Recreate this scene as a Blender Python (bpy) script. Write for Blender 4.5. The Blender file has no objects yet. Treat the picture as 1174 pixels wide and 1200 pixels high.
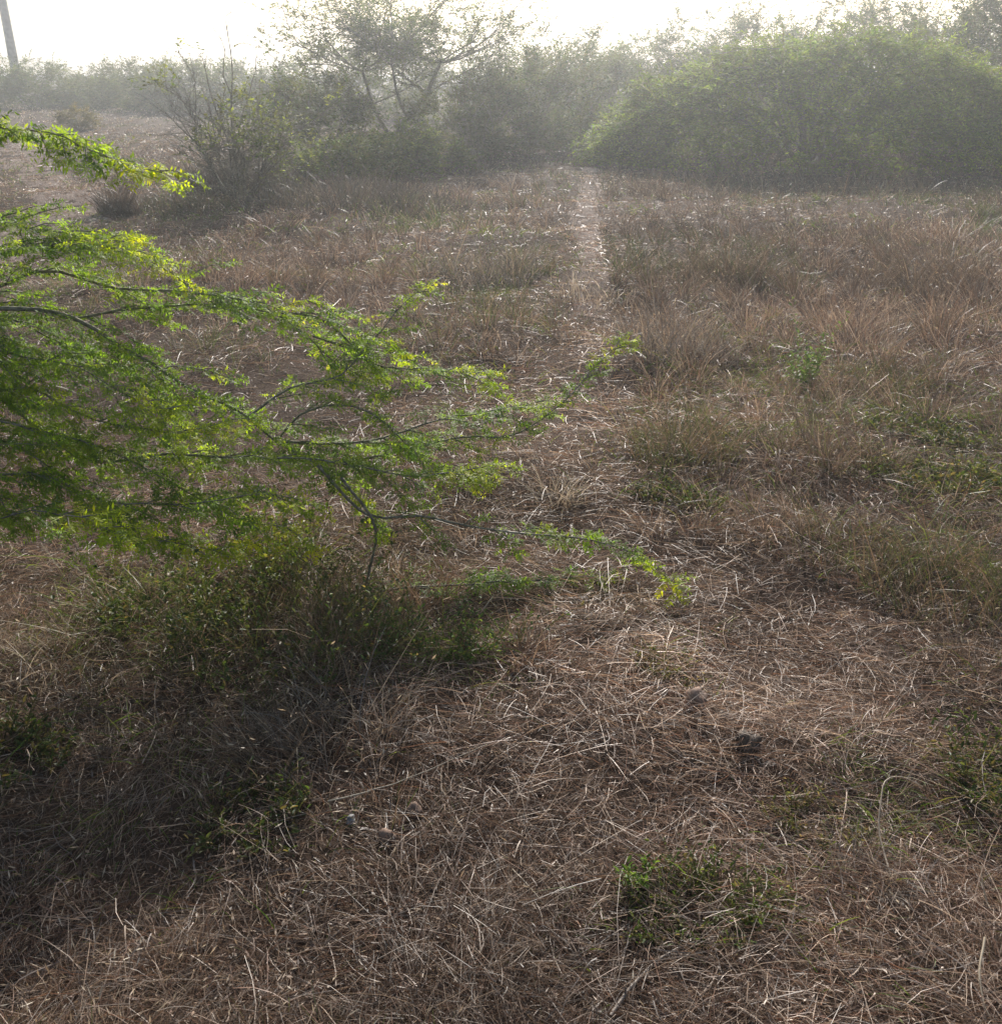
import bpy, bmesh, math, random
import numpy as np
from mathutils import Vector

rng = np.random.default_rng(11)
random.seed(5)
SC = bpy.context.scene
COL = SC.collection
R = math.radians

# ------------------------------------------------------------------ camera
F_PX, CX, CY = 1150.0, 587.0, 600.0          # focal length in photo pixels (1174 x 1200)
PITCH = math.atan((600 - 78) / F_PX)
CAM_H = 1.5
SP, CP = math.sin(PITCH), math.cos(PITCH)

def ray(px, py):
    u, v = (px - CX) / F_PX, (CY - py) / F_PX
    return u, CP + SP * v, -SP + CP * v

def P(px, py, Y):
    a, b, c = ray(px, py)
    s = Y / b
    return np.array([a * s, Y, CAM_H + c * s])

def G(px, py):
    a, b, c = ray(px, py)
    s = CAM_H / -c
    return np.array([a * s, b * s])

# ------------------------------------------------------------------ noise, ground height
def vnoise(x, y, seed=0):
    x = np.asarray(x, float); y = np.asarray(y, float)
    xi = np.floor(x).astype(np.int64); yi = np.floor(y).astype(np.int64)
    fx = x - xi; fy = y - yi
    fx = fx * fx * (3 - 2 * fx); fy = fy * fy * (3 - 2 * fy)
    def h(a, b):
        n = (a * 374761393 + b * 668265263 + seed * 2147483647) & 0xFFFFFFFF
        n = ((n ^ (n >> 13)) * 1274126177) & 0xFFFFFFFF
        n = n ^ (n >> 16)
        return (n & 0xFFFF) / 65535.0
    return (h(xi, yi) * (1 - fx) + h(xi + 1, yi) * fx) * (1 - fy) + (h(xi, yi + 1) * (1 - fx) + h(xi + 1, yi + 1) * fx) * fy

def gh(x, y):
    z = (vnoise(x / 2.3, y / 2.3, 3) - .5) * .10
    z = z + (vnoise(x / .75, y / .75, 4) - .5) * .085 + (vnoise(x / .42, y / .42, 6) - .5) * .04
    z = z + (vnoise(x / .22, y / .22, 5) - .5) * .034
    return z

def ghs(x, y):
    return float(gh(np.array([x]), np.array([y]))[0])

# ------------------------------------------------------------------ mesh builder
def unit(v):
    return v / np.maximum(np.linalg.norm(v, axis=-1, keepdims=True), 1e-9)

class MB:
    def __init__(s):
        s.V, s.F, s.C, s.n = [], [], [], 0
    def add(s, V, F, C):
        V = np.asarray(V, np.float32).reshape(-1, 3)
        C = np.asarray(C, np.float32)
        if C.ndim == 1:
            C = np.broadcast_to(C, (len(V), 3))
        s.V.append(V); s.F.append(np.asarray(F, np.int64) + s.n); s.C.append(C.reshape(-1, 3)); s.n += len(V)
    def build(s, name, mat, parent=None, loc=None, smooth=False):
        V = np.concatenate(s.V); F = np.concatenate(s.F).astype(np.int32); C = np.concatenate(s.C)
        if loc is not None:
            V = V - np.asarray(loc, np.float32)
        me = bpy.data.meshes.new(name)
        me.vertices.add(len(V)); me.vertices.foreach_set('co', V.astype(np.float32).ravel())
        me.loops.add(F.size); me.loops.foreach_set('vertex_index', F.ravel())
        me.polygons.add(len(F)); me.polygons.foreach_set('loop_start', np.arange(0, F.size, 4, dtype=np.int32))
        if smooth:
            me.polygons.foreach_set('use_smooth', np.ones(len(F), dtype=bool))
        at = me.attributes.new('col', 'FLOAT_COLOR', 'POINT')
        at.data.foreach_set('color', np.concatenate([C, np.ones((len(C), 1), np.float32)], 1).astype(np.float32).ravel())
        me.materials.append(mat)
        me.update(calc_edges=True)
        o = bpy.data.objects.new(name, me); COL.objects.link(o)
        if loc is not None and parent is None:
            o.location = [float(q) for q in loc]
        if parent is not None:
            o.parent = parent
        return o

def tag(o, label=None, cat=None, group=None, kind=None):
    if label: o['label'] = label
    if cat: o['category'] = cat
    if group: o['group'] = group
    if kind: o['kind'] = kind
    return o

def empty(name, loc):
    o = bpy.data.objects.new(name, None); COL.objects.link(o)
    o.location = [float(q) for q in loc]; o.empty_display_size = .1
    return o

def ribbons(mb, base, d, bend, L, W, col, segs=3, taper=.25, flat=None):
    N = len(base)
    if N == 0: return
    t = np.linspace(0, 1, segs + 1)
    c = base[:, None, :] + L[:, None, None] * (t[None, :, None] * d[:, None, :] + (t ** 2)[None, :, None] * bend[:, None, :])
    ref = unit(rng.normal(size=(N, 3))) if flat is None else flat
    side = unit(np.cross(d, ref))
    prof = 1 - (1 - taper) * t ** 1.5
    off = side[:, None, :] * (W[:, None, None] * .5) * prof[None, :, None]
    V = np.stack([c - off, c + off], 2).reshape(N, -1, 3)
    q = np.array([[2 * i, 2 * i + 1, 2 * i + 3, 2 * i + 2] for i in range(segs)])
    F = (q[None] + (np.arange(N) * 2 * (segs + 1))[:, None, None]).reshape(-1, 4)
    C = np.repeat(col, 2 * (segs + 1), axis=0)
    mb.add(V.reshape(-1, 3), F, C)

def leaf_quads(mb, p, d, nrm, L, W, col, wpos=.5):
    """rhombus leaves: base p, axis d, plane normal nrm"""
    side = unit(np.cross(nrm, d))
    V = np.stack([p, p + d * (L * wpos)[:, None] + side * (W * .5)[:, None], p + d * L[:, None],
                  p + d * (L * wpos)[:, None] - side * (W * .5)[:, None]], 1)
    F = np.arange(len(p) * 4).reshape(-1, 4)
    mb.add(V.reshape(-1, 3), F, np.repeat(col, 4, axis=0))

def hex_leaves(mb, p, d, nrm, L, W, col, fold=.25):
    side = unit(np.cross(nrm, d)); n = unit(np.cross(d, side))
    L_, W_ = L[:, None], W[:, None]
    up = n * W_ * fold
    V = np.stack([p, p + d * L_ * .3 + side * W_ * .48 + up, p + d * L_ * .68 + side * W_ * .42 + up, p + d * L_ - n * L_ * .1,
                  p + d * L_ * .68 - side * W_ * .42 + up, p + d * L_ * .3 - side * W_ * .48 + up], 1)
    q = np.array([[0, 1, 2, 3], [0, 3, 4, 5]])
    F = (q[None] + (np.arange(len(p)) * 6)[:, None, None]).reshape(-1, 4)
    mb.add(V.reshape(-1, 3), F, np.repeat(col, 6, axis=0))

def tube(mb, pts, rad, col, k=5):
    pts = np.asarray(pts, float); n = len(pts)
    rad = np.broadcast_to(np.asarray(rad, float), (n,))
    tan = unit(np.gradient(pts, axis=0))
    a = np.array([0, 0, 1.0]) if abs(tan[0][2]) < .9 else np.array([1.0, 0, 0])
    u = unit(np.cross(tan, a)); w = np.cross(tan, u)
    ang = np.linspace(0, 2 * math.pi, k, endpoint=False)
    V = pts[:, None] + rad[:, None, None] * (np.cos(ang)[None, :, None] * u[:, None] + np.sin(ang)[None, :, None] * w[:, None])
    F = [[i * k + j, i * k + (j + 1) % k, (i + 1) * k + (j + 1) % k, (i + 1) * k + j] for i in range(n - 1) for j in range(k)]
    mb.add(V.reshape(-1, 3), F, np.asarray(col, float))

def smooth_poly(ctrl, step):
    c = np.asarray(ctrl, float)
    e = np.vstack([2 * c[0] - c[1], c, 2 * c[-1] - c[-2]])
    out = []
    for i in range(1, len(e) - 2):
        p0, p1, p2, p3 = e[i - 1], e[i], e[i + 1], e[i + 2]
        m = max(2, int(np.linalg.norm(p2 - p1) / step))
        for t in np.arange(m) / m:
            out.append(.5 * (2 * p1 + (p2 - p0) * t + (2 * p0 - 5 * p1 + 4 * p2 - p3) * t * t + (3 * p1 - p0 - 3 * p2 + p3) * t ** 3))
    out.append(c[-1])
    return np.array(out)

def pick(pal, n, wts=None, jit=.18):
    pal = np.asarray(pal, float)
    i = rng.choice(len(pal), n, p=None if wts is None else np.asarray(wts) / np.sum(wts))
    return pal[i] * (1 + rng.normal(size=(n, 1)) * jit).clip(.45, 1.7)

# ------------------------------------------------------------------ materials
def new_mat(name):
    m = bpy.data.materials.new(name); m.use_nodes = True
    nt = m.node_tree; nt.nodes.clear()
    return m, nt.nodes, nt.links

def veg_mat(name, trans=.35, tint=(1.2, 1.2, .8), rough=.5, spec=.3):
    m, N, L = new_mat(name)
    out = N.new('ShaderNodeOutputMaterial'); mix = N.new('ShaderNodeMixShader')
    a = N.new('ShaderNodeAttribute'); a.attribute_name = 'col'
    b = N.new('ShaderNodeBsdfPrincipled'); b.inputs['Roughness'].default_value = rough
    b.inputs['Specular IOR Level'].default_value = spec
    t = N.new('ShaderNodeBsdfTranslucent')
    mul = N.new('ShaderNodeMix'); mul.data_type = 'RGBA'; mul.blend_type = 'MULTIPLY'; mul.inputs[0].default_value = 1
    mul.clamp_result = False
    mul.inputs[7].default_value = (*tint, 1)
    L.new(a.outputs['Color'], b.inputs['Base Color']); L.new(a.outputs['Color'], mul.inputs[6])
    L.new(mul.outputs[2], t.inputs['Color'])
    mix.inputs[0].default_value = trans
    L.new(b.outputs[0], mix.inputs[1]); L.new(t.outputs[0], mix.inputs[2]); L.new(mix.outputs[0], out.inputs[0])
    return m

M_STRAW = veg_mat('dry_straw', .30, (1.1, 1.0, .88), .45, .40)
M_LEAF = veg_mat('thorn_leaf', .55, (2.3, 2.35, .55), .55, .2)
M_FAR = veg_mat('shrub_leaf', .5, (1.9, 1.95, .7), .6, .15)
M_GREEN = veg_mat('grass_leaf', .42, (1.5, 1.5, .7), .5, .3)

def bark_mat(name, c1, c2, scale):
    m, N, L = new_mat(name)
    out = N.new('ShaderNodeOutputMaterial'); b = N.new('ShaderNodeBsdfPrincipled'); b.inputs['Roughness'].default_value = .85
    tc = N.new('ShaderNodeTexCoord'); n = N.new('ShaderNodeTexNoise'); n.inputs['Scale'].default_value = scale; n.inputs['Detail'].default_value = 6
    r = N.new('ShaderNodeValToRGB'); r.color_ramp.elements[0].color = (*c1, 1); r.color_ramp.elements[1].color = (*c2, 1)
    r.color_ramp.elements[0].position = .35; r.color_ramp.elements[1].position = .68
    bp = N.new('ShaderNodeBump'); bp.inputs['Strength'].default_value = .5; bp.inputs['Distance'].default_value = .01
    L.new(tc.outputs['Object'], n.inputs['Vector']); L.new(n.outputs[0], r.inputs[0]); L.new(r.outputs[0], b.inputs['Base Color'])
    L.new(n.outputs[0], bp.inputs['Height']); L.new(bp.outputs[0], b.inputs['Normal']); L.new(b.outputs[0], out.inputs[0])
    return m

M_BARK = bark_mat('grey_bark', (.09, .08, .055), (.29, .26, .20), 60)
M_STONE = bark_mat('stone', (.13, .085, .06), (.30, .20, .15), 30)
M_STONE_G = bark_mat('grey_stone', (.17, .165, .165), (.38, .37, .37), 30)
M_POLE = bark_mat('pole_concrete', (.26, .25, .25), (.40, .39, .38), 6)

def soil_mat(name, cols, scale):
    m, N, L = new_mat(name)
    out = N.new('ShaderNodeOutputMaterial'); b = N.new('ShaderNodeBsdfPrincipled'); b.inputs['Roughness'].default_value = .95
    b.inputs['Specular IOR Level'].default_value = .1
    tc = N.new('ShaderNodeTexCoord')
    n1 = N.new('ShaderNodeTexNoise'); n1.inputs['Scale'].default_value = scale; n1.inputs['Detail'].default_value = 8; n1.inputs['Roughness'].default_value = .7
    n2 = N.new('ShaderNodeTexNoise'); n2.inputs['Scale'].default_value = scale * 40; n2.inputs['Detail'].default_value = 6; n2.inputs['Roughness'].default_value = .75
    add = N.new('ShaderNodeMath'); add.operation = 'MULTIPLY_ADD'; add.inputs[1].default_value = .55
    hlf = N.new('ShaderNodeMath'); hlf.operation = 'MULTIPLY'; hlf.inputs[1].default_value = .45
    r = N.new('ShaderNodeValToRGB'); cr = r.color_ramp
    cr.elements[0].position = .33; cr.elements[0].color = (*cols[0], 1)
    cr.elements[1].position = .68; cr.elements[1].color = (*cols[2], 1)
    e = cr.elements.new(.5); e.color = (*cols[1], 1)
    bp = N.new('ShaderNodeBump'); bp.inputs['Strength'].default_value = .9; bp.inputs['Distance'].default_value = .02
    for n in (n1, n2): L.new(tc.outputs['Object'], n.inputs['Vector'])
    L.new(n2.outputs[0], hlf.inputs[0]); L.new(n1.outputs[0], add.inputs[0]); L.new(hlf.outputs[0], add.inputs[2])
    L.new(add.outputs[0], r.inputs[0]); L.new(r.outputs[0], b.inputs['Base Color'])
    L.new(n2.outputs[0], bp.inputs['Height']); L.new(bp.outputs[0], b.inputs['Normal']); L.new(b.outputs[0], out.inputs[0])
    return m

M_SOIL = soil_mat('scrub_soil', ((.042, .027, .019), (.09, .06, .043), (.165, .117, .085)), 1.6)
M_TRACK = soil_mat('trodden_soil', ((.15, .11, .09), (.26, .20, .165), (.37, .30, .25)), 5)

# ------------------------------------------------------------------ ground sheet and trodden ways
def graded(lo, hi, n, c, k):
    a0, a1 = np.arcsinh((lo - c) / k), np.arcsinh((hi - c) / k)
    return c + k * np.sinh(np.linspace(a0, a1, n))

def sheet(name, X, Y, Z, mat):
    ny, nx = X.shape
    mb = MB(); i = np.arange(ny * nx).reshape(ny, nx)
    F = np.stack([i[:-1, :-1], i[:-1, 1:], i[1:, 1:], i[1:, :-1]], -1).reshape(-1, 4)
    mb.add(np.stack([X, Y, Z], -1).reshape(-1, 3), F, np.array([.2, .2, .2]))
    return mb.build(name, mat, smooth=True)

X, Y = np.meshgrid(graded(-140, 140, 420, 0, 2.2), graded(-15, 220, 420, 1.5, 2.2))
tag(sheet('ground', X, Y, gh(X, Y), M_SOIL), 'dry brown scrubland soil under the dead grass', 'ground', kind='structure')

PATH = np.array([G(*p) for p in [(700, 172), (692, 215), (686, 260), (692, 310), (694, 370), (690, 440), (662, 520), (640, 590), (640, 660), (690, 760), (790, 900), (860, 1060), (900, 1200)]])
TRACK = np.array([G(*p) for p in [(70, 150), (30, 175), (55, 205), (85, 240), (40, 275), (-120, 330)]])

def dist_poly(x, y, poly):
    best = np.full(np.shape(x), 1e9)
    for a, b in zip(poly[:-1], poly[1:]):
        d = b - a; t = (((x - a[0]) * d[0] + (y - a[1]) * d[1]) / (d @ d)).clip(0, 1)
        best = np.minimum(best, np.hypot(x - a[0] - t * d[0], y - a[1] - t * d[1]))
    return best

def way(name, poly, half, label):
    pts = smooth_poly(np.c_[poly, np.zeros(len(poly))], .12)[:, :2]
    tan = unit(np.gradient(pts, axis=0)); nor = np.c_[-tan[:, 1], tan[:, 0]]
    s = np.arange(len(pts))
    wl = half * (.65 + .7 * vnoise(s / 6., s * 0 + 1.5, 31)); wr = half * (.65 + .7 * vnoise(s / 6., s * 0 + 7.5, 32))
    u = np.linspace(-1, 1, 13)[None]
    off = np.where(u < 0, u * wl[:, None], u * wr[:, None])
    X = pts[:, 0:1] + nor[:, 0:1] * off; Y = pts[:, 1:2] + nor[:, 1:2] * off
    Z = gh(X, Y) + .004 - .010 * np.abs(u) ** 6
    tag(sheet(name, X, Y, Z, M_TRACK), label, 'path', kind='structure')

way('footpath', PATH[:5], .16, 'narrow pale trodden footpath running through the dry grass')
way('dirt_track', TRACK, .5, 'bare pinkish dirt track at the left beyond the thorn branches')

# ------------------------------------------------------------------ ground cover (uncountable)
STRAW = [(.47, .37, .285), (.325, .235, .17), (.19, .122, .086), (.22, .122, .08), (.25, .21, .18), (.075, .053, .043)]

def wedge(n, y0, y1, k, margin=1.0):
    yy = np.geomspace(y0, y1, 2000)
    dens = (1.18 * yy + 2 * margin) * yy ** -k
    cdf = np.concatenate([[0], np.cumsum((dens[1:] + dens[:-1]) / 2 * np.diff(yy))]); cdf /= cdf[-1]
    y = np.interp(rng.random(n), cdf, yy)
    x = (rng.random(n) * 2 - 1) * (.59 * y + margin)
    return x, y

def blob(x, y, px, py, rpx, rpy, soft=1.0):
    """soft influence of a ground patch, 1 inside and 0 outside"""
    c = G(px, py); rx = abs(G(px + rpx, py)[0] - c[0]); ry = abs(G(px, py - rpy)[1] - G(px, py + rpy)[1]) / 2
    return np.exp(-(((x - c[0]) / rx) ** 2 + ((y - c[1]) / ry) ** 2) * soft)

def stand_prob(x, y):
    p = .18 + 1.1 * (vnoise(x / .9, y / .9, 8) - .35).clip(0, 1)
    p = p * (.12 + 1.7 * (vnoise(x / 1.9, y / 2.3, 9) - .12).clip(0, 1))
    dp = dist_poly(x, y, PATH)
    halo = np.where(y < 3, .5, .26) * (.6 + .9 * vnoise(x / .3, y / .6, 17))
    p = p * (.14 + .86 * (dp / halo).clip(0, 1) ** 2)
    near_right = np.exp(-((x - .7) / .75) ** 2) * (y < 2.9) * .65
    p = p * (1 - near_right)
    p = p + .5 * blob(x, y, 1010, 330, 260, 90) + .5 * blob(x, y, 800, 430, 80, 90) + .4 * blob(x, y, 400, 280, 180, 60)
    p = p + .55 * blob(x, y, 180, 860, 240, 110) * (vnoise(x / .3, y / .3, 18) - .15) * 1.6 + .55 * blob(x, y, 330, 740, 170, 60)
    p = p - .5 * blob(x, y, 900, 860, 250, 140) - .55 * blob(x, y, 560, 660, 120, 70) - .4 * blob(x, y, 330, 480, 90, 50)
    p = p * (1 - .6 * np.exp(-(dist_poly(x, y, TRACK) / .5) ** 2)) + .4 * (y > 9) * (x < -3) * vnoise(x / 1.2, y / 2.0, 19)
    return p.clip(0, 1)

def dress_litter():
    n = 430000
    x, y = wedge(n, .55, 26, 1.8, .9)
    keep = rng.random(n) < (.25 + 1.1 * vnoise(x / .5, y / .5, 21) * (.4 + .9 * vnoise(x / .13, y / .13, 22))) * np.where(dist_poly(x, y, TRACK) < .5, .8, 1) * np.where(dist_poly(x, y, PATH) < .2, 1.25, 1) * (1 - .55 * blob(x, y, 200, 1010, 360, 190))
    x, y = x[keep], y[keep]; n = len(x)
    flow = vnoise(x / .55, y / .55, 12) * 2 * math.pi * 1.4 + vnoise(x / .2, y / .2, 13) * 2.5
    az = np.where(rng.random(n) < .45, flow + rng.normal(size=n) * .6, rng.random(n) * 2 * math.pi)
    tilt = np.abs(rng.normal(size=n)) * np.where(rng.random(n) < .2, .6, .15)
    d = np.stack([np.cos(az) * np.cos(tilt), np.sin(az) * np.cos(tilt), np.sin(tilt)], 1)
    L = (rng.gamma(1.7, .034, n) + .015).clip(.015, .24) * np.where(y > 6, .75, 1)
    W = np.maximum(.0005 + rng.gamma(2, .00033, n), y * .00050)
    pile = vnoise(x / .33, y / .33, 15) * vnoise(x / .11, y / .11, 16)
    b = np.stack([x, y, gh(x, y) + np.abs(rng.normal(size=n)) * (.006 + .045 * pile) + .001 + .006 * (dist_poly(x, y, PATH) < .25)], 1)
    bend = rng.normal(size=(n, 3)) * .34; bend[:, 2] = -np.abs(bend[:, 2]) * .5 - tilt * .5
    tone = (.6 + .8 * vnoise(x / 1.1, y / 1.1, 14)) * np.where(L > .13, .88, 1) * 1.02 * (1 + .38 * np.exp(-(dist_poly(x, y, PATH) / .35) ** 2))
    col = pick(STRAW, n, (1.5, 2.6, 2.2, 1.4, 1.3, 1.1), .22) * tone[:, None]
    mb = MB(); ribbons(mb, b, d, bend, L, W, col, 3, .5)
    # crumbs of broken straw and dead leaf
    m = 60000
    x, y = wedge(m, .55, 10, 1.8, .7)
    p = np.stack([x, y, gh(x, y) + .003 + rng.random(m) * .006], 1)
    az = rng.random(m) * 6.283; d = unit(np.stack([np.cos(az), np.sin(az), rng.normal(size=m) * .2], 1))
    nr = unit(np.stack([rng.normal(size=m) * .35, rng.normal(size=m) * .35, np.ones(m)], 1))
    leaf_quads(mb, p, d, nr, .006 + rng.gamma(2, .006, m), .0015 + rng.gamma(2, .0009, m), pick(STRAW, m, (1.5, 2, 2, 1.5, 1, 1), .25))
    tag(mb.build('straw_litter', M_STRAW), 'flattened dead straw matted over the whole ground', 'straw', kind='stuff')

def dress_stand():
    n = 680000
    x, y = wedge(n, .7, 60, 1.45, 1.0)
    pr = stand_prob(x, y)
    keep = rng.random(n) < pr; x, y, pr = x[keep], y[keep], pr[keep]; n = len(x)
    # gather into tussocks
    cell = .16 + .012 * y
    cx = (np.floor(x / cell) + .5 + (vnoise(np.floor(x / cell) * 7.1, np.floor(y / cell) * 5.3, 41) - .5)) * cell
    cy = (np.floor(y / cell) + .5 + (vnoise(np.floor(x / cell) * 3.7, np.floor(y / cell) * 9.1, 42) - .5)) * cell
    pull = rng.random(n) ** .5 * .55
    dx, dy = x - cx, y - cy
    x, y = x - dx * pull, y - dy * pull
    th = vnoise(cx * 5.3 + 11, cy * 4.1 + 3, 43)
    h = (.045 + .21 * th ** 1.4) * (.4 + .8 * rng.random(n)) * (.6 + .6 * pr)
    h = h * np.where(y < 3.0, .6, 1.0) * (1 + .5 * blob(x, y, 1000, 300, 300, 80) + .35 * blob(x, y, 800, 460, 90, 70))
    h = h * (1 - .55 * (y > 20)) * (1 - .4 * np.exp(-(dist_poly(x, y, TRACK) / 1.0) ** 2))
    out = np.stack([dx, dy], 1) / cell[:, None]
    lean = .25 + .35 * rng.random(n)
    wind = vnoise(x / 1.7, y / 1.7, 44) * 6.283
    d = unit(np.stack([out[:, 0] * .7 + rng.normal(size=n) * lean * .6 + .12 * np.cos(wind), out[:, 1] * .7 + rng.normal(size=n) * lean * .6 + .12 * np.sin(wind), np.ones(n)], 1))
    bend = np.stack([rng.normal(size=n) * .25 + out[:, 0] * .3, rng.normal(size=n) * .25 + out[:, 1] * .3, -np.abs(rng.normal(size=n)) * .22], 1)
    W = np.maximum(.0008 + rng.gamma(2, .00042, n), y * .00054)
    b = np.stack([x, y, gh(x, y) - .004], 1)
    brown = vnoise(cx / .5, cy / .5, 45)
    pal_a = pick(STRAW, n, (1.4, 2.4, 2.0, .8, 1.8, 1.2), .2)
    pal_b = pick([(.14, .108, .08), (.17, .128, .092), (.11, .09, .068), (.22, .17, .12)], n, None, .2)
    pal_g = pick([(.12, .16, .05), (.17, .18, .07), (.09, .13, .04)], n, None, .2)
    gz = vnoise(x / 1.0, y / 1.3, 46) * 1.08 + .22 * (y > 10) * (x < -3) + .10 * blob(x, y, 1000, 480, 250, 130)
    u = rng.random(n)
    col = np.where((u < (brown - .25) * 1.1)[:, None], pal_b, pal_a)
    col = np.where((rng.random(n) < ((gz - .47) * 1.7).clip(0, .65))[:, None], pal_g, col)
    col = col * (.62 + .76 * vnoise(x / 1.5 + 9, y / 1.9, 47))[:, None]
    mb = MB(); ribbons(mb, b, d, bend, h, W, col, 3, .35)
    # pale seed heads and dry tips on some of the stems
    s = rng.random(n) < .13
    tip = b[s] + h[s][:, None] * (d[s] + bend[s])
    td = unit(d[s] + 2 * bend[s])
    m = len(tip)
    leaf_quads(mb, tip, td, unit(rng.normal(size=(m, 3))), np.maximum(.012 + rng.random(m) * .02, y[s] * .0016), np.maximum(.003, y[s] * .0009),
               pick([(.62, .54, .42), (.50, .41, .30), (.40, .30, .2)], m, None, .15))
    tag(mb.build('dry_grass', M_STRAW), 'standing dry brown grass covering the field', 'grass', kind='stuff')

def dress_green():
    n = 260000
    x, y = wedge(n, .7, 18, 1.6, .9)
    p = ((vnoise(x / .8, y / .8, 51) - .55) * 2.4).clip(0, .6) * ((vnoise(x / .22, y / .22, 52) - .3) * 1.6).clip(0, 1)
    for a, w in (((60, 900, 130, 60), .55), ((230, 730, 170, 60), .8), ((300, 960, 150, 60), .2), ((480, 770, 120, 40), .7), ((820, 545, 70, 40), .5), ((1040, 440, 60, 40), .4),
                 ((1120, 520, 90, 30), .5), ((1120, 570, 90, 25), .6), ((1170, 900, 80, 90), .4), ((820, 1060, 120, 40), .35), ((180, 1010, 90, 50), .15), ((90, 165, 120, 25), .35), ((60, 215, 60, 15), .3), ((350, 680, 130, 60), .5), ((930, 440, 90, 50), .4), ((1060, 400, 120, 50), .3), ((1130, 480, 90, 40), .5), ((760, 700, 80, 40), .2), ((200, 830, 200, 60), .18), ((80, 960, 120, 60), .2), ((820, 500, 90, 50), .4), ((560, 800, 90, 30), .4), ((870, 1080, 120, 40), .35), ((100, 690, 120, 40), .5), ((960, 990, 80, 30), .15),
                 ((800, 600, 60, 25), .5), ((790, 790, 60, 25), .25), ((1000, 640, 80, 30), .35)):
        p = p + w * blob(x, y, *a) * ((vnoise(x / .15, y / .15, 53) - .25) * 1.7).clip(0, 1)
    p = p * (dist_poly(x, y, PATH) / .35).clip(0, 1)
    keep = rng.random(n) < p; x, y = x[keep], y[keep]; n = len(x)
    az = rng.random(n) * 6.283; ln = .3 + rng.random(n) * .8
    d = unit(np.stack([np.cos(az) * ln, np.sin(az) * ln, np.ones(n)], 1))
    bend = np.stack([np.cos(az) * .3, np.sin(az) * .3, -.15 - .3 * rng.random(n)], 1)
    h = (.03 + rng.gamma(2.2, .020, n).clip(0, .2)) * np.where(y < 2.2, .75, 1)
    W = np.maximum(.0018 + rng.random(n) * .0016, y * .0008)
    b = np.stack([x, y, gh(x, y) - .002], 1)
    col = pick([(.07, .115, .025), (.11, .165, .035), (.165, .20, .055), (.21, .20, .08)], n, (2, 3, 2, 1), .2)
    mb = MB(); ribbons(mb, b, d, bend, h, W, col, 3, .2)
    tag(mb.build('green_grass', M_GREEN), 'sparse short green grass between the dead straw', 'grass', kind='stuff')

dress_litter(); dress_stand(); dress_green()

# ------------------------------------------------------------------ leafy thorn bush in the foreground
def pinnate_template(npairs, ln, wd, length):
    """one twice-divided leaf in local space: x along the leaf, y across, z up"""
    V, C = [], []
    for side, spread in ((1, .62), (-1, .62)):
        ca, sa = math.cos(spread * side), math.sin(spread * side)
        for i in range(npairs):
            t = (i + .6) / npairs
            px_ = .18 * length + t * length * .85
            size = math.sin(math.pi * min(1, .22 + .72 * t)) * .5 + .55
            for s2 in (1, -1):
                tz = rng.normal() * .45; aj = 1.12 + rng.normal() * .12; zc = rng.normal() * .0012
                a = np.array([math.cos(aj) * ln * size, s2 * math.sin(aj) * ln * size])
                q = np.array([-a[1], a[0]]) / ln * wd * .5
                p0 = np.array([px_, 0]); pts = [p0, p0 + a * .45 + q, p0 + a, p0 + a * .45 - q]
                for u in pts:
                    xx, yy = u
                    X_, Y_ = xx * ca - yy * sa, xx * sa + yy * ca
                    V.append((X_, Y_, -.9 * X_ * X_ / length * .15 - abs(yy) * .25 + tz * np.hypot(xx - px_, yy) + zc))
        # rachis as a very thin quad
        for u in ((.0, .0008), (length * 1.02, .0005), (length * 1.02, -.0005), (.0, -.0008)):
            xx, yy = u; X_, Y_ = xx * ca - yy * sa, xx * sa + yy * ca
            V.append((X_, Y_, -.9 * X_ * X_ / length * .15 + .0004))
    V = np.array(V); return V, np.arange(len(V)).reshape(-1, 4)

TEMPL = [pinnate_template(7, .0120, .0046, .046), pinnate_template(8, .0125, .0044, .056), pinnate_template(7, .0135, .0052, .052), pinnate_template(9, .0115, .0042, .060), pinnate_template(6, .0130, .0050, .042)]

def place(mb, T, pos, d, up, scale, col):
    V, F = T
    x = unit(d); z = unit(up - x * np.sum(up * x, 1, keepdims=True)); y = np.cross(z, x)
    W = pos[:, None] + scale[:, None, None] * (V[None, :, 0:1] * x[:, None] + V[None, :, 1:2] * y[:, None] + V[None, :, 2:3] * z[:, None])
    Fs = (F[None] + (np.arange(len(pos)) * len(V))[:, None, None]).reshape(-1, 4)
    mb.add(W.reshape(-1, 3), Fs, np.repeat(col, len(V), axis=0))

LEAF = [(.11, .18, .032), (.145, .225, .032), (.185, .255, .036), (.24, .28, .036), (.08, .14, .045)]
BARKC = np.array([.19, .165, .12]); TWIGC = np.array([.13, .13, .06])

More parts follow.
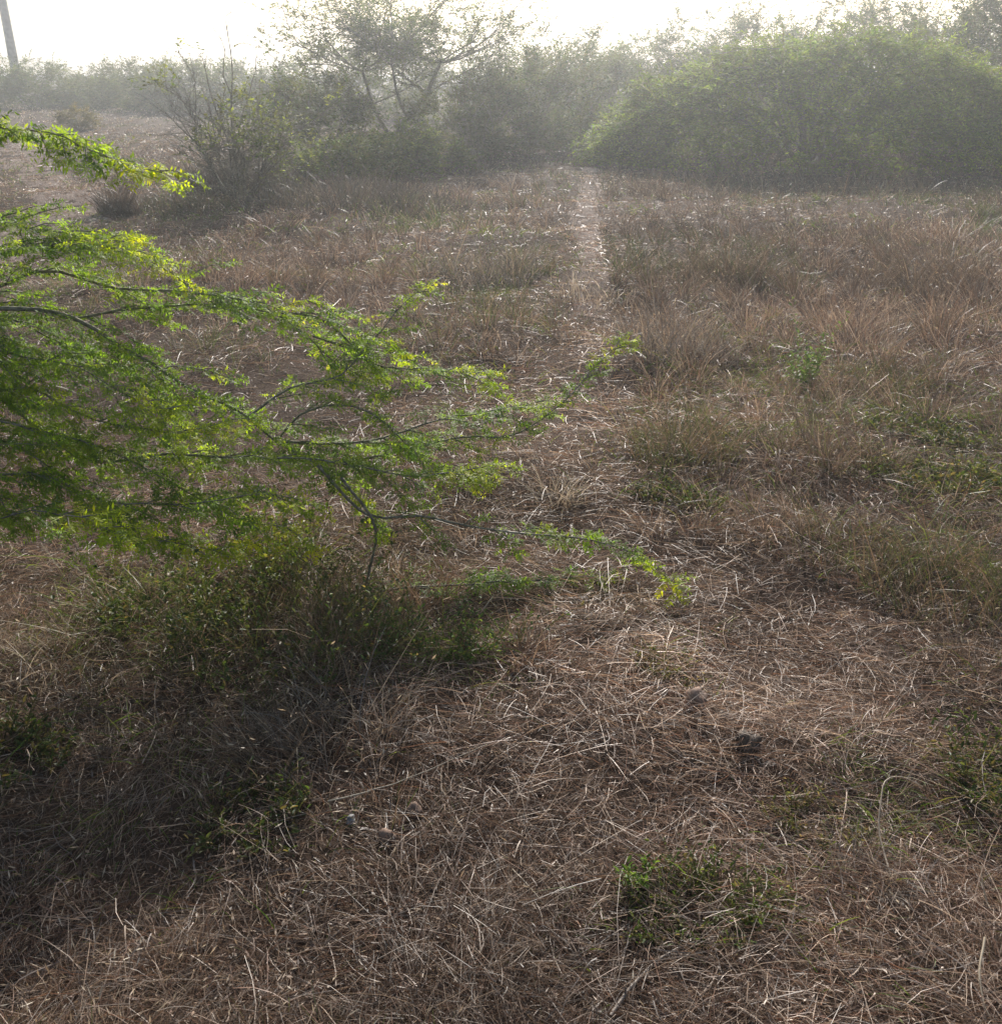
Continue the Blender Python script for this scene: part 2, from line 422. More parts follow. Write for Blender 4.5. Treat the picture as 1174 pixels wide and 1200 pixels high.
def leafy_branch(parent, base, ctrl, r0, dens=1.0, leaf=1.0, bare=0.0, wts=(2, 3, 3, 1, 2), spread=.30, name='branch'):
    pts = smooth_poly(ctrl, .04)
    n = len(pts)
    pts = pts + np.cumsum(rng.normal(size=(n, 3)) * .0022, axis=0) * np.linspace(0, 1, n)[:, None]
    wood, fol = MB(), MB()
    rad = .68 * r0 * (1 - .78 * np.linspace(0, 1, n))
    tube(wood, pts, rad, BARKC, 6)
    tan = unit(np.gradient(pts, axis=0))
    seg = np.linalg.norm(np.diff(pts, axis=0), axis=1); arc = np.concatenate([[0], np.cumsum(seg)]); tot = arc[-1]
    pos, dr, stl = [], [], []
    def leaves_along(q, tq, st=.019, start=.0):
        s = np.concatenate([[0], np.cumsum(np.linalg.norm(np.diff(q, axis=0), axis=1))])
        a = np.arange(start, s[-1], st)
        for k, av in enumerate(a):
            if rng.random() < .10: continue
            p = np.array([np.interp(av, s, q[:, j]) for j in range(3)])
            t = np.array([np.interp(av, s, tq[:, j]) for j in range(3)]); t /= np.linalg.norm(t)
            lat = np.cross(t, [0, 0, 1.0]); lat /= max(np.linalg.norm(lat), 1e-6)
            sg = 1 if k % 2 else -1
            v = t * (.55 + .3 * rng.random()) + sg * lat * .85 + np.array([0, 0, rng.normal() * .16 + .02]) + rng.normal(size=3) * .12
            pos.append(p); dr.append(v / np.linalg.norm(v))
            stl.append(.85 + .5 * rng.random())
        v = tq[-1] + rng.normal(size=3) * .1; pos.append(q[-1]); dr.append(v / np.linalg.norm(v)); stl.append(.9)
    step = .052 / dens
    k = 0; a = tot * bare
    while a < tot - .02:
        a += step * (.6 + .8 * rng.random()); k += 1
        p = np.array([np.interp(a, arc, pts[:, j]) for j in range(3)])
        t = np.array([np.interp(a, arc, tan[:, j]) for j in range(3)])
        lat = np.cross(t, [0, 0, 1.0]); lat /= max(np.linalg.norm(lat), 1e-6)
        sg = 1 if k % 2 else -1
        fr = a / tot
        Lt = spread * (1.05 - .65 * fr) * (.35 + .8 * rng.random())
        d0 = t * (.6 + .35 * rng.random()) + sg * lat * (.45 + .5 * rng.random()) + np.array([0, 0, .12 + rng.normal() * .28])
        d0 /= np.linalg.norm(d0)
        m = max(3, int(Lt / .03)); tt = np.linspace(0, 1, m)[:, None]
        q = p + Lt * (tt * d0 + tt ** 2 * np.array([0, 0, -.28]) + tt ** 2 * t * .15) + np.cumsum(rng.normal(size=(m, 3)) * .003, axis=0)
        if q[-1][2] < .03: q[:, 2] = np.maximum(q[:, 2], .03)
        tube(wood, q, np.linspace(.0022, .0008, m), TWIGC, 4)
        leaves_along(q, unit(np.gradient(q, axis=0)))
        # thorns
        tp = p + rng.normal(size=3) * .001; tube(wood, [tp, tp + (sg * lat * .6 + np.array([0, 0, .8])) * .013], [.0009, .0002], BARKC, 3)
    tail = pts[int(n * max(bare, .6)):]
    leaves_along(tail, unit(np.gradient(tail, axis=0)), .022)
    pos = np.array(pos); dr = np.array(dr); stl = np.array(stl) * leaf * .94
    up = unit(np.array([0, 0, 1.0]) + rng.normal(size=(len(pos), 3)) * .24)
    col = pick(LEAF, len(pos), wts, .16)
    # the outermost, youngest leaves are yellower
    tipd = np.linalg.norm(pos - pts[-1], axis=1)
    col = np.where((tipd < .13)[:, None], col * np.array([1.55, 1.3, .8]), col)
    which = rng.integers(0, 5, len(pos))
    for w in range(5):
        s = which == w
        if s.any(): place(fol, TEMPL[w], pos[s], dr[s], up[s], stl[s], col[s])
    b = wood.build(name, M_BARK, parent, loc=base); fol.build('foliage', M_LEAF, b, loc=base)
    return len(pos)

TB = np.array([-2.25, 3.0, 0.0])
bush = tag(empty('thorn_bush', TB), 'spreading thorny bush with feathery bright green leaves reaching in from the left edge', 'bush')
tk = MB()
HUB = TB + np.array([.15, -.05, .62])
tube(tk, smooth_poly([TB + [-.05, .05, -.08], TB + [0, 0, .1], TB + [.06, .02, .32], HUB], .05), np.linspace(.055, .034, len(smooth_poly([TB + [-.05, .05, -.08], TB + [0, 0, .1], TB + [.06, .02, .32], HUB], .05))), BARKC, 9)
tube(tk, smooth_poly([TB + [.02, 0, .1], TB + [-.15, .1, .4], TB + [-.35, .2, .8]], .06), .024, BARKC, 7)
tk.build('trunk', M_BARK, bush, loc=TB, smooth=True)

def px_branch(pts, Y0, Y1, hub=True, **kw):
    Ys = np.linspace(Y0, Y1, len(pts))
    c = [P(a, b, yy) for (a, b), yy in zip(pts, Ys)]
    for q in c: q[2] = max(q[2], .05)
    if hub:
        first = c[0]; mid = HUB * .5 + first * .5 + np.array([0, 0, .10])
        c = [HUB, mid] + c
    return leafy_branch(bush, TB, np.array(c), **kw)

W_BR = (1, 3, 4, 2, 1); W_DK = (3, 3, 1, 0, 3)
tot = 0
hubbed = dict(hub=True, bare=.30)
tot += px_branch([(-40, 148), (0, 151), (60, 156), (110, 176), (150, 190), (192, 204)], 2.35, 2.1, r0=.007, dens=1.25, leaf=1.05, wts=W_BR, spread=.15, **hubbed)
tot += px_branch([(-30, 275), (0, 262), (50, 268), (105, 276), (150, 283)], 2.9, 2.75, r0=.008, dens=1.2, leaf=1.0, wts=W_BR, spread=.30, **hubbed)
tot += px_branch([(-30, 310), (40, 296), (100, 300), (150, 305), (184, 318)], 2.75, 2.7, r0=.008, dens=1.2, wts=W_BR, spread=.28, **hubbed)
tot += px_branch([(-10, 340), (28, 322), (70, 317), (140, 336), (217, 340), (294, 350), (329, 366), (367, 394), (392, 418), (430, 440)], 2.75, 3.0, r0=.011, dens=.95, spread=.26, **hubbed)
tot += px_branch([(-20, 362), (66, 368), (119, 391), (150, 412), (178, 426), (217, 454), (255, 471), (290, 489), (325, 517), (372, 545), (430, 590)], 2.65, 2.75, r0=.015, dens=.85, spread=.30, hub=True, bare=.32)
tot += px_branch([(70, 372), (98, 372), (140, 363), (182, 360), (235, 356), (300, 362), (350, 352)], 2.68, 3.0, r0=.007, dens=.9, spread=.25, hub=False)
tot += px_branch([(-30, 455), (35, 452), (70, 472), (115, 491), (168, 500), (200, 507), (250, 500)], 2.5, 2.5, r0=.008, dens=1.1, wts=W_BR, spread=.30, **hubbed)
tot += px_branch([(-30, 450), (0, 471), (56, 515), (115, 547), (196, 541), (287, 548), (350, 548), (420, 560), (480, 572), (560, 562)], 2.45, 2.7, r0=.011, dens=1.05, wts=W_BR, spread=.26, **hubbed)
tot += px_branch([(-30, 545), (35, 555), (70, 566), (105, 585), (165, 592), (230, 590), (300, 580), (360, 588)], 2.25, 2.45, r0=.008, dens=.9, spread=.24, **hubbed)
tot += px_branch([(-30, 600), (35, 601), (66, 608), (100, 614), (133, 632)], 2.15, 2.1, r0=.007, dens=1.0, wts=W_BR, spread=.20, **hubbed)
tot += px_branch([(-40, 400), (30, 420), (90, 430), (160, 470), (200, 480)], 2.55, 2.45, r0=.008, dens=1.2, wts=W_BR, spread=.30, **hubbed)
tot += px_branch([(-40, 385), (10, 375), (60, 400), (110, 420), (170, 452), (215, 505)], 2.75, 2.8, r0=.008, dens=1.1, wts=W_DK, spread=.32, **hubbed)
tot += px_branch([(-40, 500), (20, 520), (80, 560), (130, 590), (200, 640)], 2.35, 2.4, r0=.008, dens=.6, wts=W_DK, spread=.25, **hubbed)
tot += px_branch([(-30, 560), (30, 590), (90, 605), (150, 630), (215, 640), (260, 650)], 2.2, 2.3, r0=.007, dens=.8, wts=W_BR, spread=.22, **hubbed)
tot += px_branch([(-30, 480), (40, 500), (120, 520), (200, 560), (270, 600), (330, 610)], 2.4, 2.5, r0=.008, dens=.8, wts=W_BR, spread=.24, **hubbed)
# long arching shoots that reach to the right
tot += px_branch([(330, 366), (371, 372), (400, 392), (430, 425), (470, 432), (520, 434), (566, 436)], 2.95, 3.15, r0=.006, dens=1.15, spread=.20, hub=False)
tot += px_branch([(367, 394), (420, 408), (450, 382), (470, 355), (500, 328)], 3.0, 3.3, r0=.005, dens=1.0, spread=.12, hub=False)
tot += px_branch([(325, 517), (400, 520), (450, 512), (520, 490), (570, 482), (630, 470)], 2.75, 3.3, r0=.007, dens=1.0, spread=.20, hub=False)
tot += px_branch([(372, 545), (440, 535), (540, 512), (600, 510), (650, 482), (690, 440), (726, 404)], 2.9, 3.45, r0=.007, dens=.8, spread=.13, hub=False)
tot += px_branch([(372, 545), (430, 603), (490, 604), (545, 616), (620, 626), (690, 632), (745, 652), (785, 682)], 2.6, 2.65, r0=.007, dens=.55, spread=.14, hub=False, bare=.1)
tot += px_branch([(400, 560), (440, 620), (430, 690), (480, 730), (560, 735), (612, 718), (660, 694), (708, 668)], 2.55, 2.75, r0=.007, dens=.75, wts=W_DK, spread=.15, hub=False, bare=.3)
tot += px_branch([(325, 517), (352, 486), (400, 474), (445, 490), (500, 540), (560, 560)], 2.8, 2.9, r0=.006, dens=.9, spread=.22, hub=False)
tot += px_branch([(290, 489), (340, 455), (400, 440), (440, 400), (480, 420)], 2.75, 3.1, r0=.006, dens=.9, spread=.2, hub=False)
# the part of the bush that stands outside the picture
for k in range(6):
    a = R(150 + 30 * k); e = HUB + np.array([math.cos(a) * (.5 + .5 * rng.random()) - .35, math.sin(a) * (.9 + .4 * rng.random()) + .2, .15 + .45 * rng.random()])
    tot += leafy_branch(bush, TB, np.array([HUB, HUB * .55 + e * .45 + [0, 0, .22], e]), r0=.01, dens=.8, spread=.32)
print('thorn leaves', tot)

# ------------------------------------------------------------------ shrubs, thickets and small trees
GREENS = [(.05, .085, .03), (.075, .11, .035), (.10, .13, .045), (.12, .14, .05)]
MOUND = [(.09, .14, .028), (.12, .175, .03), (.155, .205, .038), (.18, .215, .045)]
DULL = [(.045, .07, .03), (.065, .095, .036), (.085, .105, .04), (.10, .11, .05)]

def sprays(mb, p, d, droop, L, K, leafL, leafW, cols, twigw=.011):
    S = len(p)
    bend = np.tile(np.array([0, 0, 1.0]), (S, 1)) * (-droop)[:, None] + rng.normal(size=(S, 3)) * .08
    ribbons(mb, p, d, bend, L, np.full(S, twigw), np.tile(np.array([.12, .10, .07]), (S, 1)), 3, .4)
    t = (np.arange(K) + .4 + .5 * rng.random((S, K))) / K
    c = p[:, None] + L[:, None, None] * (t[..., None] * d[:, None] + (t ** 2)[..., None] * bend[:, None])
    ax = unit(d[:, None] + 2 * t[..., None] * bend[:, None])
    lat = unit(np.cross(ax, np.array([0, 0, 1.0])) + 1e-4)
    for sg in (1, -1):
        v = unit(ax * .45 + sg * lat * .85 + rng.normal(size=(S, K, 3)) * .3).reshape(-1, 3)
        n = unit(np.array([0, 0, 1.0]) + rng.normal(size=(S * K, 3)) * .45)
        sc = (.55 + .8 * rng.random(S * K))
        leaf_quads(mb, c.reshape(-1, 3), v, n, leafL * sc, leafW * sc, np.repeat(cols, K, axis=0) * (1 + .2 * rng.normal(size=(S * K, 1))).clip(.5, 1.6))

def stems(mb, base, top, r0, n=7, wig=.06, col=BARKC, k=5):
    t = np.linspace(0, 1, n)[:, None]
    L = np.linalg.norm(top - base)
    pts = base + (top - base) * t + np.array([0, 0, 1.0]) * (np.sin(math.pi * t * .9) * .16 * L) + np.cumsum(rng.normal(size=(n, 3)) * wig * L / n, axis=0) * t
    pts[0] = base
    tube(mb, pts, r0 * (1 - .75 * t[:, 0]), col, k)
    return pts

def shrub(name, label, cat, x, y, rx, ry, h, S, K=9, leafL=.07, leafW=.02, L=.45, pal=GREENS, group=None, lo=-.02, inner=.62, upward=.25, nst=10, ragged=.05, stem_r=.03, droop=.3, seed=1, flat=0.0, clump=.42, lumpy=1.0):
    base = np.array([x, y, ghs(x, y)])
    root = tag(empty(name, base), label, cat, group)
    az = rng.random(S) * 2 * math.pi; se = lo + (1 - lo) * rng.random(S)
    ce = np.sqrt((1 - se ** 2).clip(0, 1))
    rr = inner + (1 - inner) * rng.random(S) ** .6
    lump = .60 + .29 * (1 - lumpy) + .58 * lumpy * vnoise(np.cos(az) * 2.1 + seed * 5.1, se * 3 + np.sin(az) * 2.1, seed + 60) + .14 * lumpy * vnoise(np.cos(az) * 6 + seed, se * 7 + np.sin(az) * 6, seed + 61)
    rr = rr * lump
    p = base + np.stack([rx * np.cos(az) * ce * rr, ry * np.sin(az) * ce * rr, h * (se * (1 - flat) + flat * np.sqrt(se.clip(0, 1))) * rr], 1)
    nC = max(10, S // 45)
    cen = p[rng.choice(S, nC, replace=False)]
    dd_ = np.stack([((p - c_) / np.array([rx, ry, h])) ** 2 for c_ in cen]).sum(-1)
    own = dd_.argmin(0)
    p = p + (cen[own] - p) * (.43 * clump + clump * rng.random(S))[:, None]
    ctone = .72 + .56 * rng.random(nC)
    d = np.stack([np.cos(az) * ce * .8, np.sin(az) * ce * .8, se * upward + .05], 1) + rng.normal(size=(S, 3)) * .38
    d[:, 2] += upward
    rag = rng.random(S) < ragged
    d[rag] = d[rag] * .5 + np.array([0, 0, .8])
    d = unit(d)
    Ls = L * (.6 + .7 * rng.random(S)) * np.where(rag, 1.35, 1)
    p[:, 2] = np.maximum(p[:, 2], base[2] + .05)
    cols = pick(pal, S, None, .15) * ctone[own][:, None]
    cr = MB(); sprays(cr, p, d, droop * (.5 + rng.random(S)), Ls, K, leafL, leafW, cols)
    tk = MB()
    for i in range(nst):
        a = rng.random() * 6.283; q = .15 + .75 * rng.random() ** .7
        top = base + np.array([rx * .8 * q * math.cos(a), ry * .8 * q * math.sin(a), h * (.75 - .35 * q) * (.7 + .4 * rng.random())])
        b0 = base + np.array([math.cos(a) * .12 * rx * .5, math.sin(a) * .12 * ry * .5, -.05])
        pts = stems(tk, b0, top, stem_r * (.6 + .6 * rng.random()))
        for _ in range(2):
            j = rng.integers(2, 6); stems(tk, pts[j], pts[j] + rng.normal(size=3) * [.25 * rx, .25 * ry, .10 * h] + [0, 0, .18 * h], stem_r * .4, 5)
    tk.build('trunk', M_BARK, root, loc=base)
    cr.build('crown', M_FAR, root, loc=base)
    return root

def at(px, py):
    g = G(px, py); return float(g[0]), float(g[1])

def X_at(px, Y, py=100):
    a, b, c = ray(px, py); return a / b * Y

# large green mound on the right
shrub('mound_shrub', 'largest low spreading green shrub, a broad mound filling the right side behind the grass', 'shrub', X_at(955, 17.4), 17.4, 3.75, 2.3, 2.0, 7600, 11, .065, .020, .45, MOUND, inner=.84, nst=26, ragged=.03, seed=2, flat=.12, droop=.5, upward=.15, clump=.24, lumpy=.40)
THK = 'tall scrub thicket along the back of the field'
shrub('tall_shrub', 'tall dark shrub rising behind the right end of the green mound', 'shrub', X_at(1165, 21.5), 21.5, 2.9, 1.9, 3.35, 3800, 9, .08, .024, .5, DULL, THK, ragged=.07, seed=3, nst=14)
shrub('tall_shrub', 'ragged shrub topping the skyline behind the middle of the green mound', 'shrub', X_at(895, 25.5), 25.5, 2.6, 1.7, 2.85, 2600, 9, .08, .024, .5, DULL, THK, ragged=.07, seed=4, nst=14)
shrub('tall_shrub', 'shrub with an uneven top between the two highest shrubs on the right', 'shrub', X_at(1030, 24.5), 24.5, 2.5, 1.6, 3.1, 3000, 9, .08, .024, .5, DULL, THK, ragged=.07, seed=5, nst=14)
shrub('tall_shrub', 'pale hazy shrub at the left end of the green mound beyond the footpath', 'shrub', X_at(785, 25), 25, 1.9, 1.5, 2.45, 1700, 9, .075, .022, .45, DULL, THK, ragged=.07, seed=6)
shrub('tall_shrub', 'hazy shrub closing the far end of the footpath', 'shrub', X_at(705, 23.5), 23.5, 1.6, 1.3, 2.2, 1500, 9, .075, .022, .45, DULL, THK, ragged=.07, seed=7)
shrub('tall_shrub', 'hazy grey green shrub just right of the small tree', 'shrub', X_at(620, 20.5), 20.5, 1.5, 1.2, 2.1, 1600, 9, .075, .022, .42, DULL, THK, ragged=.10, seed=8)
shrub('tall_shrub', 'low hazy shrub beneath the right side of the small tree', 'shrub', X_at(560, 18.6), 18.6, 1.2, .9, 1.35, 1100, 9, .07, .02, .38, DULL, THK, seed=9)
shrub('low_shrub', 'low bright green shrub in front of the small leaning tree', 'shrub', X_at(458, 16.2), 16.2, 1.05, .7, .60, 900, 9, .06, .022, .3, [(.09, .14, .035), (.13, .17, .05), (.16, .18, .05)], seed=10, nst=6, stem_r=.012)
shrub('tall_shrub', 'round shrub between the twiggy bush and the small tree', 'shrub', X_at(372, 18.5), 18.5, 1.0, .9, 1.28, 1000, 9, .07, .02, .4, DULL, THK, seed=11, ragged=.1)
shrub('low_shrub', 'low dull green shrub at the foot of the round shrub', 'shrub', X_at(395, 14.6), 14.6, .75, .6, .62, 500, 9, .055, .018, .28, GREENS, seed=12, nst=6, stem_r=.012)
shrub('low_shrub', 'low dark green shrub beside the left margin of the green mound', 'shrub', X_at(745, 17.8), 17.8, .8, .7, .85, 600, 9, .06, .02, .3, GREENS, seed=13, nst=7, stem_r=.014)
# far left hedge
HEDGE = 'far scrub along the left skyline'
for i, (px, Yd, rx, h, lab) in enumerate([
        (-60, 44, 4.2, 2.0, 'leftmost far scrub bush, cut by the frame, beside the pole'), (38, 42, 2.6, 1.72, 'dark far scrub bush right under the leaning pole'),
        (110, 44, 2.4, 1.45, 'lowest far scrub bush, in the dip right of the pole'), (170, 40, 2.3, 1.62, 'far scrub bush between the dip and the twiggy bush'),
        (235, 38, 2.6, 1.9, 'far scrub bush directly behind the twiggy bush'), (320, 36, 3.0, 1.75, 'far scrub bush behind the gap left of the small tree')]):
    shrub('far_shrub', lab, 'shrub', X_at(px, Yd), Yd, rx, 1.6, h, 1500, 8, .10, .035, .5, DULL, HEDGE, seed=20 + i, nst=8, ragged=.08, inner=.4)
BACK = 'far bushes glimpsed behind the scrub thicket'
for i, (px, Yd, rx, h, lab) in enumerate([(430, 34, 3.2, 2.3, 'far bush showing through the small tree'), (560, 33, 3.2, 2.35, 'far bush on the skyline right of the small tree'), (690, 32, 3.0, 2.4, 'far bush on the skyline above the footpath'),
        (800, 33, 3.2, 2.55, 'far bush on the skyline above the left end of the mound'), (1190, 31, 3.4, 3.3, 'far bush at the right edge behind the tall dark shrub')]):
    shrub('back_shrub', lab, 'shrub', X_at(px, Yd), Yd, rx, 1.6, h, 1500, 8, .10, .032, .5, DULL, BACK, seed=30 + i, nst=8, ragged=.10, inner=.4)
shrub('small_shrub', 'small brownish shrub alone on the open ground below the left skyline', 'shrub', *at(92, 152), .55, .5, .5, 260, 8, .07, .02, .26, [(.13, .10, .07), (.11, .10, .06)], seed=41, nst=8, stem_r=.012)
shrub('small_shrub', 'small greenish shrub under the far scrub near the left skyline', 'shrub', *at(102, 122), .8, .6, .95, 300, 8, .08, .025, .3, [(.13, .14, .06), (.11, .10, .05)], seed=42, nst=8, stem_r=.014)

def grow(mb, p, d, L, r, lev, ends, spread=.55, up=.1, n=6, wig=.35):
    pts = [p]; dd = d.copy()
    for i in range(n):
        dd = unit(dd + rng.normal(size=3) * wig / n + np.array([0, 0, up / n])); pts.append(pts[-1] + dd * L / n)
    pts = np.array(pts); tube(mb, pts, r * (1 - .55 * np.linspace(0, 1, n + 1)), BARKC * (1 if lev > 1 else .8), 6 if lev > 1 else 3)
    if lev == 0:
        ends.append((pts, dd)); return
    for j in ([n, n - 1, n - 2, 3, 2] if lev > 1 else [n, n - 1, n - 2, 3]):
        if rng.random() < .9:
            nd = unit(dd + rng.normal(size=3) * spread * np.array([1.2, 1.2, .8]))
            grow(mb, pts[j], nd, L * (.5 + .25 * rng.random()), r * .52, lev - 1, ends, spread, up, n, wig)

# twiggy bush, half bare
bx, by = at(280, 236)
B0 = np.array([bx, by, ghs(bx, by)])
tb = tag(empty('twiggy_bush', B0), 'half bare twiggy bush with dark crooked stems and few leaves', 'bush')
wood, ends = MB(), []
for k in range(13):
    a = R(360 / 13 * k + 20 * rng.random()); t = .25 + .5 * rng.random()
    grow(wood, B0 + [math.cos(a) * .08, math.sin(a) * .08, -.03], unit(np.array([math.cos(a) * t, math.sin(a) * t, .8])), .66 + .35 * rng.random(), .017, 3 if k < 11 else 2, ends, .6, .15)
for px_, py_, yy in ((243, 35, .1), (262, 30, 0.), (222, 70, -.1), (300, 70, .2), (330, 120, .1)):
    e = P(px_, py_, by + yy)
    wp = stems(wood, B0 + [0, 0, .5], e, .011, 9, .25, BARKC * .8, 5)
    for j in (4, 5, 6, 7, 8):
        q = wp[j] + rng.normal(size=3) * .12 + [0, 0, .1]; tw = stems(wood, wp[j], q, .004, 5, .3, BARKC * .8, 3); ends.append((tw, unit(q - wp[j])))
wood.build('trunk', M_BARK, tb, loc=B0)
fol = MB(); sel = [e for e in ends if rng.random() < .9]
pp = np.array([e[0][2] for e in sel]); dd = np.array([e[1] for e in sel])
leafy = vnoise(pp[:, 0] / .35, pp[:, 2] / .35, 71) > .52
pp, dd = pp[leafy], dd[leafy]
sprays(fol, pp, dd, np.full(len(pp), .15), np.full(len(pp), .22), 6, .046, .022, pick([(.07, .10, .035), (.10, .13, .04), (.16, .18, .05), (.09, .09, .05)], len(pp), None, .2), .004)
fol.build('crown', M_FAR, tb, loc=B0)
print('twig ends', len(ends))
# dark thicket of dry weeds at its foot
def dry_clump(name, label, cat, px, py, rad, h, n, pal, wts=None, segs=4, W=.003, group=None, mat=None, tipleaf=0, droop=.25, lean=.5):
    c = G(px, py); bz = ghs(*c); base = np.array([c[0], c[1], bz])
    az = rng.random(n) * 6.283; rr = rad * np.sqrt(rng.random(n)) * (.55 if rad < .2 else .95)
    b = np.stack([c[0] + np.cos(az) * rr, c[1] + np.sin(az) * rr, np.zeros(n)], 1); b[:, 2] = gh(b[:, 0], b[:, 1]) - .005
    az2 = az + rng.normal(size=n) * (.7 if rad < .2 else 2.0)
    d = unit(np.stack([np.cos(az2) * lean * rng.random(n), np.sin(az2) * lean * rng.random(n), np.ones(n)], 1) + rng.normal(size=(n, 3)) * .12)
    bend = np.stack([np.cos(az2) * .3, np.sin(az2) * .3, -droop * (.3 + rng.random(n))], 1) + rng.normal(size=(n, 3)) * .14
    L = h * (.3 + .85 * rng.random(n)) * (.3 + 1.1 * vnoise(b[:, 0] / (rad * .35), b[:, 1] / (rad * .35), 77)) * (1.05 - .5 * (rr / rad) ** 2)
    mb = MB(); ribbons(mb, b, d, bend, L, W * (.6 + .8 * rng.random(n)), pick(pal, n, wts, .2), segs, .25)
    if tipleaf:
        s = rng.random(n) < tipleaf
        tip = b[s] + L[s][:, None] * (d[s] + bend[s]); m = len(tip)
        leaf_quads(mb, tip - unit(d[s] + 2 * bend[s]) * .01, unit(d[s] + 2 * bend[s]), unit(rng.normal(size=(m, 3))), .012 + .015 * rng.random(m), .003 + .003 * rng.random(m), pick([(.6, .52, .4), (.45, .36, .25)], m, None, .15))
    return tag(mb.build(name, mat or M_STRAW, loc=base), label, cat, group)

BRN = [(.145, .108, .078), (.18, .135, .095), (.25, .195, .14), (.11, .087, .065)]
GRY = [(.20, .18, .16), (.27, .24, .21), (.14, .12, .10), (.33, .27, .2)]
MIX = [(.09, .11, .04), (.13, .135, .055), (.18, .135, .08), (.24, .17, .11)]
GRN = [(.06, .10, .025), (.09, .14, .035), (.14, .18, .05)]
PALE = [(.56, .49, .40), (.46, .39, .31), (.36, .30, .23)]
dry_clump('dry_weed', 'dark bluish thicket of dry weeds at the foot of the twiggy bush', 'weed', 288, 222, .85, .65, 2200, [(.11, .09, .085), (.16, .13, .11), (.10, .11, .07)], W=.009)
dry_clump('dry_weed', 'dark upright dry weed standing alone left of the twiggy bush', 'weed', 141, 248, .24, .55, 700, [(.11, .08, .065), (.16, .12, .09), (.09, .08, .055)], W=.008)
dry_clump('dry_weed', 'low dark weed mat between the lone weed and the twiggy bush', 'weed', 215, 243, .6, .24, 900, [(.09, .10, .055), (.14, .11, .08)], W=.008)
dry_clump('dry_weed', 'wide grey dry weed bank in front of the low bright shrub', 'weed', 415, 238, 1.5, .42, 2600, [(.12, .105, .095), (.15, .125, .10), (.09, .09, .065)], W=.009)
dry_clump('dry_weed', 'dark weed bank along the foot of the green mound', 'weed', 930, 210, 3.4, .42, 3000, [(.11, .11, .075), (.15, .13, .09), (.18, .13, .09)], W=.010)

# small umbrella shaped tree with a leaning trunk
tx, ty = at(447, 183)
T0 = np.array([tx, ty, ghs(tx, ty)])
tr = tag(empty('umbrella_tree', T0), 'small tree with a slanting forked trunk and a flat airy crown against the white sky', 'tree')
wood, ends = MB(), []
tk1 = smooth_poly([T0 + [0, 0, -.06], P(462, 161, ty), P(480, 137, ty), P(500, 108, ty - .1), P(516, 74, ty)], .12)
tube(wood, tk1, np.linspace(.065, .032, len(tk1)), BARKC, 8)
tk2 = smooth_poly([T0 + [-.02, .05, -.06], P(455, 160, ty + .2), P(440, 130, ty + .3), P(425, 84, ty + .4)], .12)
tube(wood, tk2, np.linspace(.05, .026, len(tk2)), BARKC, 7)
tk3 = smooth_poly([P(478, 138, ty), P(466, 112, ty - .3), P(458, 66, ty - .5)], .12)
tube(wood, tk3, np.linspace(.034, .02, len(tk3)), BARKC, 6)
for tip, m in ((tk1[-1], 8), (tk2[-1], 7), (tk3[-1], 6), (tk1[len(tk1) * 2 // 3], 4), (tk2[len(tk2) * 2 // 3], 4)):
    for k in range(m):
        a = 6.283 * k / m + rng.random()
        grow(wood, tip, unit(np.array([math.cos(a), math.sin(a), .14 + .36 * rng.random()])), .95 + .5 * rng.random(), .018, 2, ends, .55, .12)
wood.build('trunk', M_BARK, tr, loc=T0)
fol = MB(); sel = [e for e in ends if rng.random() < .92]
pp = np.array([e[0][1] for e in sel]); dd = np.array([e[1] for e in sel])
for k in range(5):
    sprays(fol, pp + rng.normal(size=pp.shape) * .09, unit(dd + rng.normal(size=dd.shape) * .4), np.full(len(pp), .2), .24 + .16 * rng.random(len(pp)), 8, .065, .022, pick(DULL, len(pp), None, .2), .005)
fol.build('crown', M_FAR, tr, loc=T0)
print('tree ends', len(ends), 'top', max(e[0][-1][2] for e in ends))

